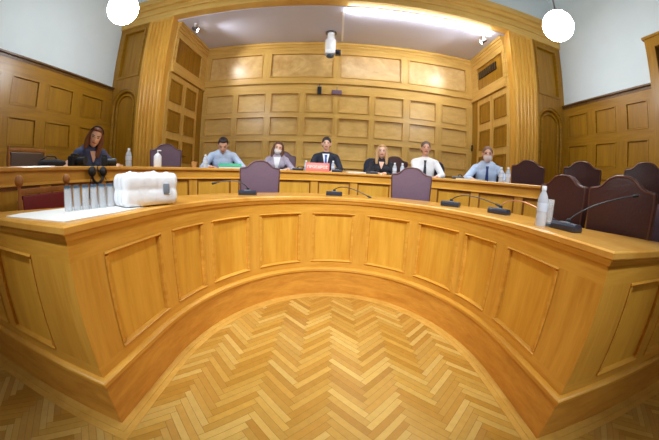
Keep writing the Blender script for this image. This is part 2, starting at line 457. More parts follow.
# ------------------------------------------------------------------ room shell
ZC = 6.3
struct(MB().box(-XW-.2, XW+.2, -3.6, YF+.1, ZC, ZC+.1).build('ceiling', 'white_wall', sm=False))
struct(MB().box(-XW-.2, XW+.2, -3.6, -3.4, -.05, ZC).build('wall_rear', 'white_wall', sm=False))
wl = struct(MB().box(-XW-.2, -XW, -3.5, YF+.2, -.05, ZC).build('wall_left', 'white_wall', sm=False))
wr = struct(MB().box(XW, XW+.2, -3.5, YF+.2, -.05, ZC).build('wall_right', 'white_wall', sm=False))
wf = struct(MB().box(-XW-.1, XW+.1, YF+.02, YF+.2, 4.86, ZC).box(-XW-.1, -XA-.1, YF+.02, YF+.2, 0, 4.9).box(XA+.1, XW+.1, YF+.02, YF+.2, 0, 4.9).build('wall_front', 'white_wall', sm=False))
# side wainscot; build for x = -XW, mirrored for the right
def frame_strips(mb, put, a0, a1, z0, z1, w, h):
    put(mb, a0, a1, z0, z0+w, h); put(mb, a0, a1, z1-w, z1, h); put(mb, a0, a0+w, z0+w, z1-w, h); put(mb, a1-w, a1, z0+w, z1-w, h)
def side_wainscot(parent, sx, y0, y1, cols, rows, topz=3.03, capname='cap_rail'):
    X = sx*XW
    def put(mb, a0, a1, z0, z1, h):
        x0, x1 = sorted((X, X - sx*h)); mb.box(x0, x1, a0, a1, z0, z1)
    mb = MB(); put(mb, y0, y1, 0, topz, .02); mb.build('wainscot_backing', 'shaded_oak_h', parent, sm=False)
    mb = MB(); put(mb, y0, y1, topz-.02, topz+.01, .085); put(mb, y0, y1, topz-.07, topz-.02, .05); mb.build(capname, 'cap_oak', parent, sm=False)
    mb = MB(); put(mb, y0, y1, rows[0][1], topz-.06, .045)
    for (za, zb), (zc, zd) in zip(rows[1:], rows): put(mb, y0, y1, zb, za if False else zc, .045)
    put(mb, y0, y1, 0, rows[-1][0], .045); mb.build('rail', 'shaded_oak_h', parent, sm=False)
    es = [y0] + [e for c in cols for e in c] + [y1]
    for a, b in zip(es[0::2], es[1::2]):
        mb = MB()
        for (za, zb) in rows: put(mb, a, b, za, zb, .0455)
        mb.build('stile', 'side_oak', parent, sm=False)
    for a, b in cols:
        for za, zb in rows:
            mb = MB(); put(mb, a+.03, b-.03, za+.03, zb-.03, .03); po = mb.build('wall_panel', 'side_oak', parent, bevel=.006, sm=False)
            mb = MB(); frame_strips(mb, put, a, b, za, zb, .022, .055); mb.build('panel_moulding', 'shaded_oak_h', po, sm=False)
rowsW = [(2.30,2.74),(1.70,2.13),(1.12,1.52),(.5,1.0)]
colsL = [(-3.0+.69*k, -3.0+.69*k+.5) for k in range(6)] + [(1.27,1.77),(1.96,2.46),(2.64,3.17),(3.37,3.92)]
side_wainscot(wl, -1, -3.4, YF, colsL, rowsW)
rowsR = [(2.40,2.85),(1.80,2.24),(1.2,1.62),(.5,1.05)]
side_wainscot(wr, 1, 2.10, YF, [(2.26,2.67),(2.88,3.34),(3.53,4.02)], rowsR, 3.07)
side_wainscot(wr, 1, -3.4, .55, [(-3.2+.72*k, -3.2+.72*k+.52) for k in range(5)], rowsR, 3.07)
# doorway on the right wall
d3 = struct(empty('door_3', (XW, 1.28, 0)))
mb = MB().box(-.16, -.02, .67, .83, 0, 3.58).box(-.16, -.02, -.83, -.67, 0, 3.58).box(-.161, -.02, -.831, .831, 3.58, 3.73)
mb.box(-.19, -.02, -.86, .86, 3.73, 3.77); mb.build('door_frame', 'side_oak', d3, sm=False)
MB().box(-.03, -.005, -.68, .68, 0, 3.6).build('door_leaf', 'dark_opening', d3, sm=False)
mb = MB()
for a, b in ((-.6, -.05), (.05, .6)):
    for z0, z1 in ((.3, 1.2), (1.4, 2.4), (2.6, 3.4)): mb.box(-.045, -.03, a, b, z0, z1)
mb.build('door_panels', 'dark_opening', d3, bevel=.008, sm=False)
# front wall woodwork: outer panel, fluted pilaster, entablature (each side)
t1 = struct(MB().box(-XW+.005, XW-.005, YF-.10, YF+.08, 4.37, 4.66).box(-XW+.005, XW-.005, YF-.16, YF+.08, 4.66, 4.74).box(-XW+.005, XW-.005, YF-.22, YF+.08, 4.74, 4.86)
            .box(-XA, XA, YF-.14, YF+.09, 4.355, 4.43).box(-XW+.005, XW-.005, YF-.13, YF, 4.52, 4.55).build('trim_1', 'wall_oak_h', sm=False))
for sx, nm in ((-1, 'trim_2'), (1, 'trim_3')):
    tr = struct(empty(nm, (0, YF, 0)))
    def bx(mb, a, b, y0, y1, z0, z1): x0, x1 = sorted((sx*a, sx*b)); mb.box(x0, x1, y0, y1, z0, z1)
    # pilaster with flutes
    mb = MB(); bx(mb, XA+.003, XA+.60, -.10, .045, 0, 4.37)
    pil = mb.build('pilaster', 'oak', tr, sm=False)
    mb = MB()
    for k in range(6):
        xx = sx*(XA+.08+.088*k); mb.cap((xx, -.098, .8), (xx, -.098, 4.28), .034, .034, n=10)
    mb.build('fluting', 'oak', pil)
    # outer panelled bay
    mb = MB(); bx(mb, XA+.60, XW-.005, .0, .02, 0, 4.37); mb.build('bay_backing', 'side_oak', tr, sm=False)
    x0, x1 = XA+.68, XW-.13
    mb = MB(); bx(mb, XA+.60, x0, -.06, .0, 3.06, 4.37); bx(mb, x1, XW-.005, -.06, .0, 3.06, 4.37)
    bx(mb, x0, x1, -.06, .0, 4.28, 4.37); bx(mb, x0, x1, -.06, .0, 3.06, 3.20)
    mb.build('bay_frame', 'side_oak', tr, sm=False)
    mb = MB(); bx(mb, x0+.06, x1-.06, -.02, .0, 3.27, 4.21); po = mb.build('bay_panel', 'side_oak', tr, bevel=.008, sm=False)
    def putf(mb, a, b, z0, z1, h): bx(mb, a, b, -h, 0, z0, z1)
    mb = MB(); frame_strips(mb, putf, x0, x1, 3.20, 4.28, .04, .08); mb.build('panel_moulding', 'shaded_oak_h', po, sm=False)
    # arched panel: spandrel block with a half-round opening, plus an arch moulding
    x0, x1 = XA+.63, XW-.05; cx = (x0+x1)/2; R = (x1-x0)/2; zs = 2.60
    mb = MB(); ol = [(sx*x0, 3.06), (sx*x0, zs)] + [(sx*(cx-R*.98*cos(pi*t/18)), zs+R*.98*sin(pi*t/18)) for t in range(19)] + [(sx*x1, zs), (sx*x1, 3.06)]
    v = [(x, -.06, z) for x, z in ol] + [(x, 0, z) for x, z in ol]; n = len(ol)
    fs = []
    # top chord split into quads up to z=3.06
    arc = ol[2:-2]; m = len(arc)
    vv = [(x, -.06, z) for x, z in arc] + [(x, -.06, 3.06) for x, z in arc] + [(x, 0, z) for x, z in arc]
    for k in range(m-1): fs += [(k, k+1, m+k+1, m+k), (k, 2*m+k, 2*m+k+1, k+1)]
    mb.add(vv, fs); bx(mb, x0, x0+.012, -.06, 0, 0, 3.06); bx(mb, x1-.012, x1, -.06, 0, 0, 3.06); mb.build('spandrel', 'side_oak', tr, sm=False)
    mb = MB()
    for (r0, r1, h) in ((.40*R/.4, .34*R/.4, .07), (.30*R/.4, .275*R/.4, .03)):
        pass
    for (rad, th, dep) in ((R-.04, .034, .05), (R-.135, .022, .03)):
        pts = [(sx*(cx-rad), -dep*.6, .5)] + [(sx*(cx-rad*cos(pi*t/18)), -dep*.6, zs+rad*sin(pi*t/18)) for t in range(19)] + [(sx*(cx+rad), -dep*.6, .5)]
        mb.tube(pts, th, 8)
    mb.build('arch_moulding', 'shaded_oak_h', tr)
# alcove shell
wb = struct(MB().box(-XA-.1, XA+.1, YB, YB+.15, 0, 4.6).build('wall_back', 'wall_oak_h', sm=False))
struct(MB().box(-XA-.1, XA+.1, YF+.04, YB+.1, 4.34, 4.6).build('ceiling_alcove', 'ceiling', sm=False))
def put(mb, a0, a1, z0, z1, h): mb.box(a0, a1, YB-h, YB+.001, z0, z1)
mb = MB(); put(mb, -XA, XA, 4.27, 4.335, .085); put(mb, -XA, XA, 4.21, 4.27, .062); put(mb, -XA, XA, 4.14, 4.21, .045); mb.build('cornice', 'wall_oak_h', wb, sm=False)
mb = MB(); put(mb, -XA, XA, 4.07, 4.15, .035); put(mb, -XA, XA, 3.36, 3.46, .035); put(mb, -XA, XA, 3.30, 3.36, .075); put(mb, -XA, XA, 3.08, 3.30, .035)
put(mb, -XA, XA, 2.53, 2.64, .035); put(mb, -XA, XA, 1.99, 2.12, .035); put(mb, -XA, XA, 1.44, 1.60, .035); put(mb, -XA, XA, .5, 1.0, .035)
mb.build('rail', 'wall_oak_h', wb, sm=False)
cols = [(-3.08,-2.39),(-2.28,-1.62),(-1.49,-.855),(-.72,-.085),(.025,.705),(.815,1.47),(1.605,2.235),(2.38,3.03)]
es = [-XA] + [e for c in cols for e in c] + [XA]
for a, b in zip(es[0::2], es[1::2]):
    mb = MB()
    for za, zb in ((2.64,3.08),(2.12,2.53),(1.60,1.99),(1.0,1.44)): put(mb, a, b, za, zb, .0355)
    mb.build('stile', 'wall_oak', wb, sm=False)
for a, b in cols:
    for za, zb in ((2.64,3.08),(2.12,2.53),(1.60,1.99),(1.0,1.44)):
        mb = MB(); put(mb, a+.012, b-.012, za+.012, zb-.012, .004); po = mb.build('wall_panel', 'wall_panel', wb, bevel=.008, sm=False)
        mb = MB(); frame_strips(mb, put, a, b, za, zb, .017, .050); mb.build('panel_moulding', 'wall_oak_h', po, sm=False)
top = [(-3.08,-1.74),(-1.56,-.11),(.02,1.42),(1.58,3.03)]
es = [-XA] + [e for c in top for e in c] + [XA]
for a, b in zip(es[0::2], es[1::2]): mb = MB(); put(mb, a, b, 3.46, 4.07, .0355); mb.build('stile', 'wall_oak', wb, sm=False)
for a, b in top:
    mb = MB(); put(mb, a+.03, b-.03, 3.49, 4.04, .012); po = mb.build('frieze_panel', 'burl', wb, bevel=.008, sm=False)
    mb = MB(); frame_strips(mb, put, a, b, 3.46, 4.07, .025, .05); mb.build('panel_moulding', 'wall_oak_h', po, sm=False)
# alcove side walls with tall doors
for sx, nm, dn in ((-1, 'wall_alcove_left', 'door_1'), (1, 'wall_alcove_right', 'door_2')):
    w = struct(MB().box(*sorted((sx*XA, sx*(XA+.12))), YF+.05, YB+.1, 0, 4.6).build(nm, 'wall_oak_h', sm=False))
    def puts(mb, a0, a1, z0, z1, h): x0, x1 = sorted((sx*(XA+.001), sx*(XA-h))); mb.box(x0, x1, a0, a1, z0, z1)
    mb = MB(); puts(mb, YF+.09, YB-.08, 4.27, 4.335, .085); puts(mb, YF+.09, YB-.06, 4.21, 4.27, .062); puts(mb, YF+.09, YB-.04, 4.14, 4.21, .045); mb.build('cornice', 'wall_oak_h', w, sm=False)
    mb = MB(); puts(mb, YF+.09, YB-.03, 4.02, 4.15, .03); puts(mb, YF+.09, YB-.03, 3.28, 3.42, .05); puts(mb, YF+.09, YB-.03, 3.22, 3.28, .075); puts(mb, YF+.09, 4.36, 3.42, 4.02, .03); puts(mb, 5.46, YB-.03, 3.42, 4.02, .03)
    mb.build('overdoor_frame', 'wall_oak_h', w, sm=False)
    mb = MB(); puts(mb, 4.40, 5.42, 3.46, 3.98, .015); po = mb.build('overdoor_panel', 'side_oak', w, bevel=.008, sm=False)
    mb = MB(); frame_strips(mb, puts, 4.36, 5.46, 3.42, 4.02, .03, .045); mb.build('panel_moulding', 'wall_oak_h', po, sm=False)
    d = struct(empty(dn, (sx*XA, 4.84, DECK2)))
    def putd(mb, a0, a1, z0, z1, h): x0, x1 = sorted((0, -sx*h)); mb.box(x0, x1, a0-4.84, a1-4.84, z0-DECK2, z1-DECK2)
    mb = MB(); putd(mb, 4.24, 4.84-.006, DECK2, 3.2, .03); mb.build('door_leaf', 'wall_oak', d, sm=False)
    mb = MB(); putd(mb, 4.84+.006, 5.46, DECK2, 3.2, .03); mb.build('door_leaf', 'wall_oak', d, sm=False)
    for a, b in ((4.33, 4.76), (4.93, 5.34)):
        for z0, z1 in ((2.64,3.08),(2.05,2.47),(1.45,1.9),(.7,1.3)):
            mb = MB(); putd(mb, a+.03, b-.03, z0+.03, z1-.03, .036); po = mb.build('door_panel', 'side_oak', d, bevel=.006, sm=False)
            mb = MB(); frame_strips(mb, putd, a, b, z0, z1, .03, .05); mb.build('panel_moulding', 'shaded_oak_h', po, sm=False)
    mb = MB(); putd(mb, 5.46, YB-.04, DECK2, 3.22, .04); mb.build('door_jamb', 'side_oak', d, sm=False)
    mb = MB(); mb.tube([(-sx*.03, .06, 1.5-DECK2+.1), (-sx*.09, .06, 1.5-DECK2+.1), (-sx*.09, .16, 1.5-DECK2+.1)], .011); mb.build('door_handle', 'brass', d)
ws = tag(empty('wall_switch', (XA-.002, 5.66, 2.13)), 'small dark fixture on the wooden alcove wall in the right corner', 'switch')
MB().prism([(-.03,-.07),(.03,-.07),(.04,0),(.03,.07),(-.03,.07),(-.04,0)], 'x', -.06, 0).build('plate', 'dark_grille', ws, bevel=.006)
MB().ell((-.065,0,0), (.012,.016,.03)).build('knob', 'brass', ws)
# vent grille on the right overdoor
vg = tag(MB().box(-.02, 0, -.36, .36, -.085, .085).build('vent_grille', 'dark_grille', sm=False), 'long dark ventilation grille high on the right wall of the wooden alcove', 'vent')
vg.location = (XA-.016, 4.99, 3.80)
mb = MB()
for k in range(8): mb.box(-.03, -.018, -.34+.088*k, -.325+.088*k, -.08, .08)
mb.build('grille_slats', 'brass', vg, sm=False)

# ------------------------------------------------------------------ lamps
def pendant(loc, label):
    g = tag(empty('pendant_globe_lamp', loc), label, 'lamp', 'opal globe pendants')
    mb = MB().ell((0,0,0), (.205,.205,.205), 32, 20); mb.build('glass_globe', 'globe', g)
    MB().lathe([(.0,.235),(.05,.235),(.075,.19),(.07,.18),(0,.18)]).build('globe_cap', 'brass', g)
    MB().tube([(0,0,.23),(0,0,ZC-loc[2]-.03)], .012).build('stem', 'metal', g)
    MB().lathe([(0,ZC-loc[2]),(.07,ZC-loc[2]),(.05,ZC-loc[2]-.05),(0,ZC-loc[2]-.05)]).build('ceiling_rose', 'metal', g)
    return g
pendant((-2.72, 2.36, 3.34), 'glowing white globe lamp near the upper left corner')
pendant((2.71, 2.38, 3.38), 'glowing white globe lamp hanging by the upper right pilaster')
def strip(x0, x1, label, mat='strip'):
    g = tag(empty('light_strip', ((x0+x1)/2, YF+.125, 4.34)), label, 'light')
    h = (x1-x0)/2
    MB().box(-h, h, -.03, .03, -.014, 0).build('housing', 'white', g, sm=False)
    MB().box(-h+.02, h-.02, -.028, .034, -.055, -.012).build('diffuser', mat, g, sm=False)
strip(.1, 2.95, 'white light strip behind the beam on the right half of the alcove ceiling')
def spot(loc, aim, label, watts=60):
    g = tag(empty('spotlight', loc), label, 'spotlight', 'small alcove spotlights')
    MB().tube([(0,0,0),(0,0,-.10)], .012).lathe([(.035,0),(.035,-.015)]).build('mount', 'white', g)
    d = (Vector(aim)-Vector(loc)).normalized(); p = Vector((0,0,-.12))
    MB().tube([p-d*.05, p+d*.07], [.035,.05], 16).build('lamp_head', 'metal', g)
    MB().tube([p+d*.071, p+d*.076], .042, 16).build('bulb', 'spot', g)
    ld = bpy.data.lights.new('spot_beam', 'SPOT'); ld.energy = watts; ld.spot_size = radians(100); ld.spot_blend = .8; ld.color = (.96,.98,1); ld.shadow_soft_size = .04
    lo = bpy.data.objects.new('spot_beam', ld); COL.objects.link(lo); lo.parent = g; lo.location = p+d*.1; lo.rotation_euler = d.to_track_quat('-Z','Y').to_euler()
spot((-2.93, 4.50, 4.34), (-.4, 5.7, 3.1), 'small spotlight on the left corner of the alcove ceiling', 95)
spot((2.86, 4.50, 4.34), (.6, 5.7, 3.1), 'small spotlight on the right corner of the alcove ceiling', 70)
# ceiling seam batten
struct(MB().box(.02, .06, YF+.2, YB-.16, 4.325, 4.34).build('trim_4', 'white', sm=False))
# hanging camera unit
pj = tag(empty('ceiling_camera', (-.20, 5.22, 4.34)), 'white tubular camera unit hanging from the alcove ceiling at centre', 'camera')
MB().lathe([(.09,0),(.09,-.03),(0,-.03)]).build('mount_plate', 'metal', pj)
MB().tube([(0,0,-.02),(0,0,-.2)], .055, 16).build('stem', 'white', pj)
MB().lathe([(.07,-.2),(.085,-.24),(.085,-.5),(.07,-.54),(0,-.54)]).build('body', 'white', pj)
MB().box(-.08,.08,-.09,.07,-.66,-.54).build('camera_head', 'white', pj, bevel=.02)
MB().ell((.0,-.02,-.70), (.06,.06,.05)).build('dome', 'glass_base', pj)
bk = MB().box(.085,.17,-.09,.0,-.68,-.55).build('black_camera', 'black', pj, bevel=.01); bk['label'] = 'small black camera clipped to the side'
MB().tube([(.127,-.09,-.61),(.127,-.13,-.61)], .03, 14).build('lens', 'black', bk)
pj.scale = (1.3, 1.15, .84)
for x, z, s, lb in ((-.41, 3.13, (.045,.05,.09), 'small dark box hanging on the back wall rail below the ceiling camera'), (-.03, 3.10, (.11,.05,.05), 'small mauve wall speaker on the back wall rail below the ceiling camera')):
    b = tag(MB().box(-s[0],s[0],-s[1],0,-s[2],s[2]).build('wall_speaker', 'black' if s[0] < .1 else 'mauve_lit_leather', bevel=.01), lb, 'speaker')
    b.location = (x, YB-.036, z)
    MB().tube([(0,-.02,s[2]),(0,-.02,s[2]+.08)], .008).build('bracket', 'metal', b)

# ------------------------------------------------------------------ chairs
def arch_outline(w=.255, z0=.47, zt=1.13):
    half = [(.0,0),(.05,-.003),(.09,-.015),(.125,-.042),(.155,-.07),(.19,-.085),(.225,-.088),(.25,-.095)]
    pts = [(x*w/.255, zt+z) for x, z in half] + [(w, zt-.13), (w*.965, zt-.35), (w*.92, z0)]
    return [(-x, z) for x, z in pts[::-1]] + pts[1:]
def scalloped_chair(leather, zt=1.13, name='leather_armchair'):
    r = empty(name); r['category'] = 'chair'
    ol = arch_outline(zt=zt)
    MB().prism(ol, 'y', -.27, -.205).build('backrest', leather, r, bevel=.014, seg=3)
    tr = MB().tube([(x, -.203, z) for x, z in [(p[0]*.955, p[1]-.012) for p in ol]], .006, 6).build('nail_trim', 'nail', r)
    cu = MB().box(-.235,.235,-.22,.25,.39,.47).build('seat', leather, r, bevel=.03, seg=3)
    MB().box(-.22,.22,-.22,.235,.33,.392).build('seat_rail', 'dark_wood', r, bevel=.006)
    for sx in (-1, 1):
        for y0, y1 in ((-.21,-.165),(.18,.225)):
            MB().tube([(sx*.205, (y0+y1)/2 - (.03 if y0 < 0 else -.0), 0), (sx*.205, (y0+y1)/2, .34)], [.018,.024], 8).build('leg', 'dark_wood', r)
        a = MB().tube([(sx*.245,-.22,.66),(sx*.25,0,.665),(sx*.25,.14,.655)], [.02,.024,.026], 8)
        a.tube([(sx*.25,.13,.65),(sx*.235,.15,.36)], .018, 8).build('armrest', 'dark_wood', r)
    return r
def tilt_back(r): return r
protoA = scalloped_chair('leather')
protoM = scalloped_chair('mauve_lit_leather', name='mauve_armchair')
note_kids(None)
def face(x, y, tx=0, ty=1.0): return atan2(-(tx-x), (ty-y))
def chairA(x, y, z, lb, tgt=(0, 1.2), proto=None, rz=None, grp=None):
    return place(proto or protoA, (x, y, z), face(x, y, *tgt) if rz is None else rz, lb, grp)
G1, G2 = 'arched leather armchairs at the lower desk', 'arched leather armchairs on the upper tier'
# local back is at -0.24 behind the seat centre
def back_at(bx, by, tgt): # chair whose backrest stands at (bx,by) facing tgt
    d = Vector((tgt[0]-bx, tgt[1]-by)).normalized(); return bx + d.x*.24, by + d.y*.24
def chair_back(bx, by, z, lb, tgt, proto=None, grp=None):
    x, y = back_at(bx, by, tgt); return chairA(x, y, z, lb, tgt, proto, None, grp)
chair_back(-.93, 3.20, DECK1, 'mauve arched leather chair at the lower desk, left of the central panels', (-.1, .6), protoM, G1)
chair_back(.955, 3.17, DECK1, 'mauve arched leather chair at the lower desk, below the man in the white shirt', (.25, .6), protoM, G1)
chair_back(1.94, 1.72, DECK1, 'dark maroon leather chair at the lower desk behind the water bottle', (.2, 1.6), None, G1)
chair_back(1.90, 1.12, DECK1, 'large dark maroon leather chair behind the nearest microphone on the right', (.2, .85), None, G1)
chair_back(-2.60, 3.55, DECK2, 'mauve arched chair behind the white pump bottle on the upper tier', (-.6, .8), protoM, G2)
chair_back(2.80, 3.22, DECK2, 'maroon arched chair standing before the right fluted pilaster', (.6, .9), None, G2)
chair_back(3.10, 2.45, DECK2, 'maroon arched chair on the upper tier below the right wall panelling, left one of two', (.9, 1.2), None, G2)
chair_back(3.25, 1.62, DECK2, 'dark maroon arched chair on the upper tier next to the tall right doorway', (.9, .9), None, G2)
chair_back(1.13, 4.93, DECK2, 'reddish brown arched chair right behind the blonde woman', (.5, 1), None, G2)
chair_back(-1.0, 4.98, DECK2, 'mauve arched chair that the masked woman in grey sits in', (-.2, 1), protoM, G2)
chair_back(.72, 5.02, DECK2, 'maroon chair that the blonde woman in black sits in', (.2, 1), None, G2) if False else None

def office_chair(mat, zt=1.0, w=.24):
    r = empty('swivel_chair'); r['category'] = 'chair'
    ol = [(-w*.9,.50),(-w,.7),(-w,zt-.12),(-w*.86,zt-.04),(-w*.6,zt),(w*.6,zt),(w*.86,zt-.04),(w,zt-.12),(w,.7),(w*.9,.50)]
    MB().prism(ol, 'y', -.28, -.21).build('backrest', mat, r, bevel=.02, seg=3)
    MB().box(-.235,.235,-.21,.25,.39,.47).build('seat', mat, r, bevel=.03, seg=3)
    MB().tube([(0,-.235,.5),(0,-.2,.36),(0,0,.36)], .02).build('back_bracket', 'black', r)
    MB().tube([(0,0,.07),(0,0,.4)], .025).build('column', 'black', r)
    for k in range(5):
        a = 2*pi*k/5+.3
        l = MB().tube([(0,0,.09),(.26*cos(a),.26*sin(a),.065)], [.022,.014], 8).build('leg', 'black', r)
        MB().ell((.26*cos(a),.26*sin(a),.026), (.024,.024,.026), 10, 8).build('caster', 'black', l)
    return r
protoO = office_chair('navy_fabric', 1.06); protoS = office_chair('navy_fabric', .84, .2); protoS.name = 'low_swivel_chair'; protoL = office_chair('mauve_lit_leather', 1.02, .26); protoL.name = 'lilac_chair'
note_kids(None)
chair_back(-1.93, 4.26, DECK2, 'dark chair behind the man reading in a light blue shirt', (-.6, .8), protoO)
chair_back(1.72, 4.52, DECK2, 'navy rounded chair of the man in the white shirt and black tie', (.5, .8), protoO)
chair_back(2.44, 3.82, DECK2, 'navy chair behind the masked man wearing a navy tie', (.8, .8), protoO)
chair_back(-.22, 5.02, DECK2, 'low dark chair under the man in the dark suit', (0, 1), protoS)
chair_back(.78, 4.92, DECK2, 'dark chair of the blonde woman in black', (.2, 1), protoO)
chair_back(-3.08, 2.52, DECK2, 'low dark chair under the woman in the slate blue dress', (-.8, .9), protoS)
chair_back(2.74, 1.0, DECK1, 'lilac leather chair cut off by the right edge, beside the dark maroon chair', (.6, .8), protoL)

def finial_chair(leather, name='finial_chair', dz=0, finials=True):
    r = empty(name); r['category'] = 'chair'
    for sx in (-1, 1):
        p = MB().tube([(sx*.24,-.24,0),(sx*.24,-.24,.80+dz)], .022, 8).lathe([(.016,.80+dz),(.012,.84+dz),(.014,.86+dz),(.012,.89+dz)], (sx*.24,-.24,0), 12).build('back_post', 'chair_oak', r)
        if finials: MB().lathe([(.0,.885),(.016,.89),(.03,.91),(.034,.93),(.028,.952),(.01,.966),(0,.968)], (sx*.24,-.24,0), 14).build('finial', 'chair_oak', p)
        MB().tube([(sx*.23,.22,0),(sx*.23,.22,.64)], .02, 8).build('leg', 'chair_oak', r)
        MB().tube([(sx*.24,-.24,.64),(sx*.235,0,.655),(sx*.23,.24,.65)], .02, 8).build('armrest', 'chair_oak', r)
    MB().box(-.22,.22,-.262,-.225,.48,.83+dz).build('back_panel', leather, r, bevel=.012, seg=3)
    MB().box(-.24,.24,-.255,-.228,.835+dz,.875+dz).build('top_rail', 'chair_oak', r, bevel=.006)
    MB().box(-.24,.24,-.24,.23,.40,.47).build('seat', leather, r, bevel=.025, seg=3)
    MB().box(-.23,.23,-.23,.22,.34,.402).build('seat_rail', 'chair_oak', r)
    MB().tube([(-.23,.22,.15),(.23,.22,.15)], .014, 8).build('stretcher', 'chair_oak', r)
    return r
fc = finial_chair('burgundy'); fc.location = (-1.86, 1.25, DECK1); fc.rotation_euler = (0,0,radians(-80))
tag(fc, 'carved oak chair with burgundy leather back and ball finials at far left', 'chair')
fb = finial_chair('brown_leather', 'oak_chair', .10, False); fb.location = (-3.0, 1.66, DECK2); fb.rotation_euler = (0,0,radians(-85))
tag(fb, 'oak chair with a rectangular brown leather back on the upper tier at far left', 'chair')

# ------------------------------------------------------------------ people
def remesh_union(mb, voxel, smooth_it=3, name='tmp'):
    bmesh.ops.recalc_face_normals(mb.bm, faces=mb.bm.faces)
    me = bpy.data.meshes.new(name); mb.bm.to_mesh(me); mb.bm.free()
    ob = bpy.data.objects.new(name, me); COL.objects.link(ob)
    m = ob.modifiers.new('r', 'REMESH'); m.mode = 'VOXEL'; m.voxel_size = voxel; m.use_smooth_shade = True
    if smooth_it:
        s = ob.modifiers.new('s', 'SMOOTH'); s.factor = .5; s.iterations = smooth_it
    dg = bpy.context.evaluated_depsgraph_get()
    out = bpy.data.meshes.new_from_object(ob.evaluated_get(dg)); out.name = name
    bpy.data.objects.remove(ob); bpy.data.meshes.remove(me)
    for p in out.polygons: p.use_smooth = True
    return out
def ik(s, w, l1, l2, hint):
    s = Vector(s); w = Vector(w); d = w-s; L = min(d.length, (l1+l2)*.995); t = d.normalized(); w = s+t*L
    a = (l1*l1-l2*l2+L*L)/(2*L); h = sqrt(max(0, l1*l1-a*a))
    hv = Vector(hint); hv = (hv - t*hv.dot(t)).normalized()
    return s+t*a+hv*h, w
def person(name, loc, tgt, label, S=1.0, lean=10, head_pitch=0, head_yaw=0, head_roll=0, head_drop=0, skin='skin', female=False,
           hair='hair_black', style='short', top='white_shirt', inner=None, tie=None, mask=None, lanyard=None,
           lh=(-.14,.42,.765), rh=(.14,.42,.765), lf=(.5,.86,-.05), rf=(-.5,.86,-.05), vneck=False, sleeves=True, band=None):
    root = tag(empty(name, loc, face(loc[0], loc[1], *tgt)), label, 'person')
    lr = Matrix.Rotation(-radians(lean), 4, 'X'); pv = Vector((0, -.04, .56))
    U = lambda p: pv + lr @ (Vector(p)*1.0 - pv)
    sh = .165 if female else .19; fem = .92 if female else 1.0
    shz = 1.005*S if S < 1 else 1.005 + (S-1)*.9
    neck0 = U((0,-.03,shz+.02)); neck1 = U((0,-.015,shz+.11))
    # head frame
    hm = Matrix.Translation(neck1 + Vector((0,.012,-head_drop))) @ Matrix.Rotation(radians(head_yaw),4,'Z') @ Matrix.Rotation(-radians(head_pitch),4,'X') @ Matrix.Rotation(radians(head_roll),4,'Y')
    hk = .97 if female else 1.03
    H = lambda p: hm @ (Vector(p)*hk)
    hrot = hm.to_3x3()
    def hell(mb, c, r): mb.ell(H(c), tuple(k*hk for k in r), 20, 14, mat=hrot)
    def torso(mb, g=0):
        mb.ell(U((0,-.05,.58)), (.185*fem+g,.13+g,.12+g))
        mb.cap(U((-.05,-.04,.62)), U((-.05,-.03,.98)), .115*fem+g, .10*fem+g); mb.cap(U((.05,-.04,.62)), U((.05,-.03,.98)), .115*fem+g, .10*fem+g)
        mb.ell(U((0,-.025,.87)), (.165*fem+g,.118+g,.17+g), mat=lr.to_3x3())
        mb.cap(U((-sh+.01,-.03,shz-.03)), U((-.04,-.025,shz+.015)), .058+g, .055+g); mb.cap(U((sh-.01,-.03,shz-.03)), U((.04,-.025,shz+.015)), .058+g, .055+g)
        if female: mb.ell(U((-.075,.06,.86)), (.065+g,.06+g,.065+g)); mb.ell(U((.075,.06,.86)), (.065+g,.06+g,.065+g))
    arms = []
    for sx, hd, fd in ((-1, lh, lf), (1, rh, rf)):
        s = U((sx*sh,-.03,shz-.035)); e, w = ik(s, hd, .285, .255, (sx*.8,-.35,-.6))
        arms.append((sx, s, e, w, Vector(fd).normalized()))
    body = MB(); torso(body, -.004)
    body.cap(neck0 - Vector((0,0,.03)), neck1 + Vector((0,0,.03)), .056*fem, .052*fem)
    hell(body, (0,-.004,.125), (.074,.094,.098)); hell(body, (0,.024,.065), (.058,.068,.075)); hell(body, (0,.046,.022), (.038,.042,.03))
    hell(body, (0,.072,.085), (.045,.022,.05))
    body.cap(H((0,.088,.115)), H((0,.106,.083)), .009, .014); hell(body, (0,.098,.08), (.018,.014,.011))
    hell(body, (0,.082,.128), (.05,.014,.012))
    for sx in (-1, 1): hell(body, (sx*.076,-.005,.10), (.012,.022,.034))
    hell(body, (0,.09,.047), (.025,.012,.011))
    for sx, s, e, w, fd in arms:
        body.cap(s, e, .047*fem, .040*fem); body.cap(e, w, .041*fem, .027*fem)
        palm = w + fd*.05; side = Vector((0,0,1)).cross(fd).normalized() * (1 if sx > 0 else -1)  # toward the body's outer side
        up = fd.cross(side).normalized()
        Rm = Matrix((side, fd, Vector((0,0,1)))).transposed()
        body.ell(palm, (.040,.052,.017), 14, 10, mat=Rm); body.cap(w, w+fd*.03, .026, .028)
        dn = Vector((0,0,-1))
        for k, (o, ln) in enumerate(((-.030,.070),(-.010,.080),(.010,.075),(.029,.058))):
            b = palm + side*o + fd*.038
            m1 = b + fd*ln*.5 + dn*.004; m2 = m1 + fd*ln*.36 + dn*.018
            body.cap(b, m1, .0095, .009); body.cap(m1, m2, .009, .0078)
        tb = palm - side*.030 - fd*.03; t1 = tb - side*.032 + fd*.034; t2 = t1 + fd*.03 - dn*0 + side*.006 + dn*.006
        body.cap(tb, t1, .013, .011); body.cap(t1, t2, .0105, .009)
    knees = []
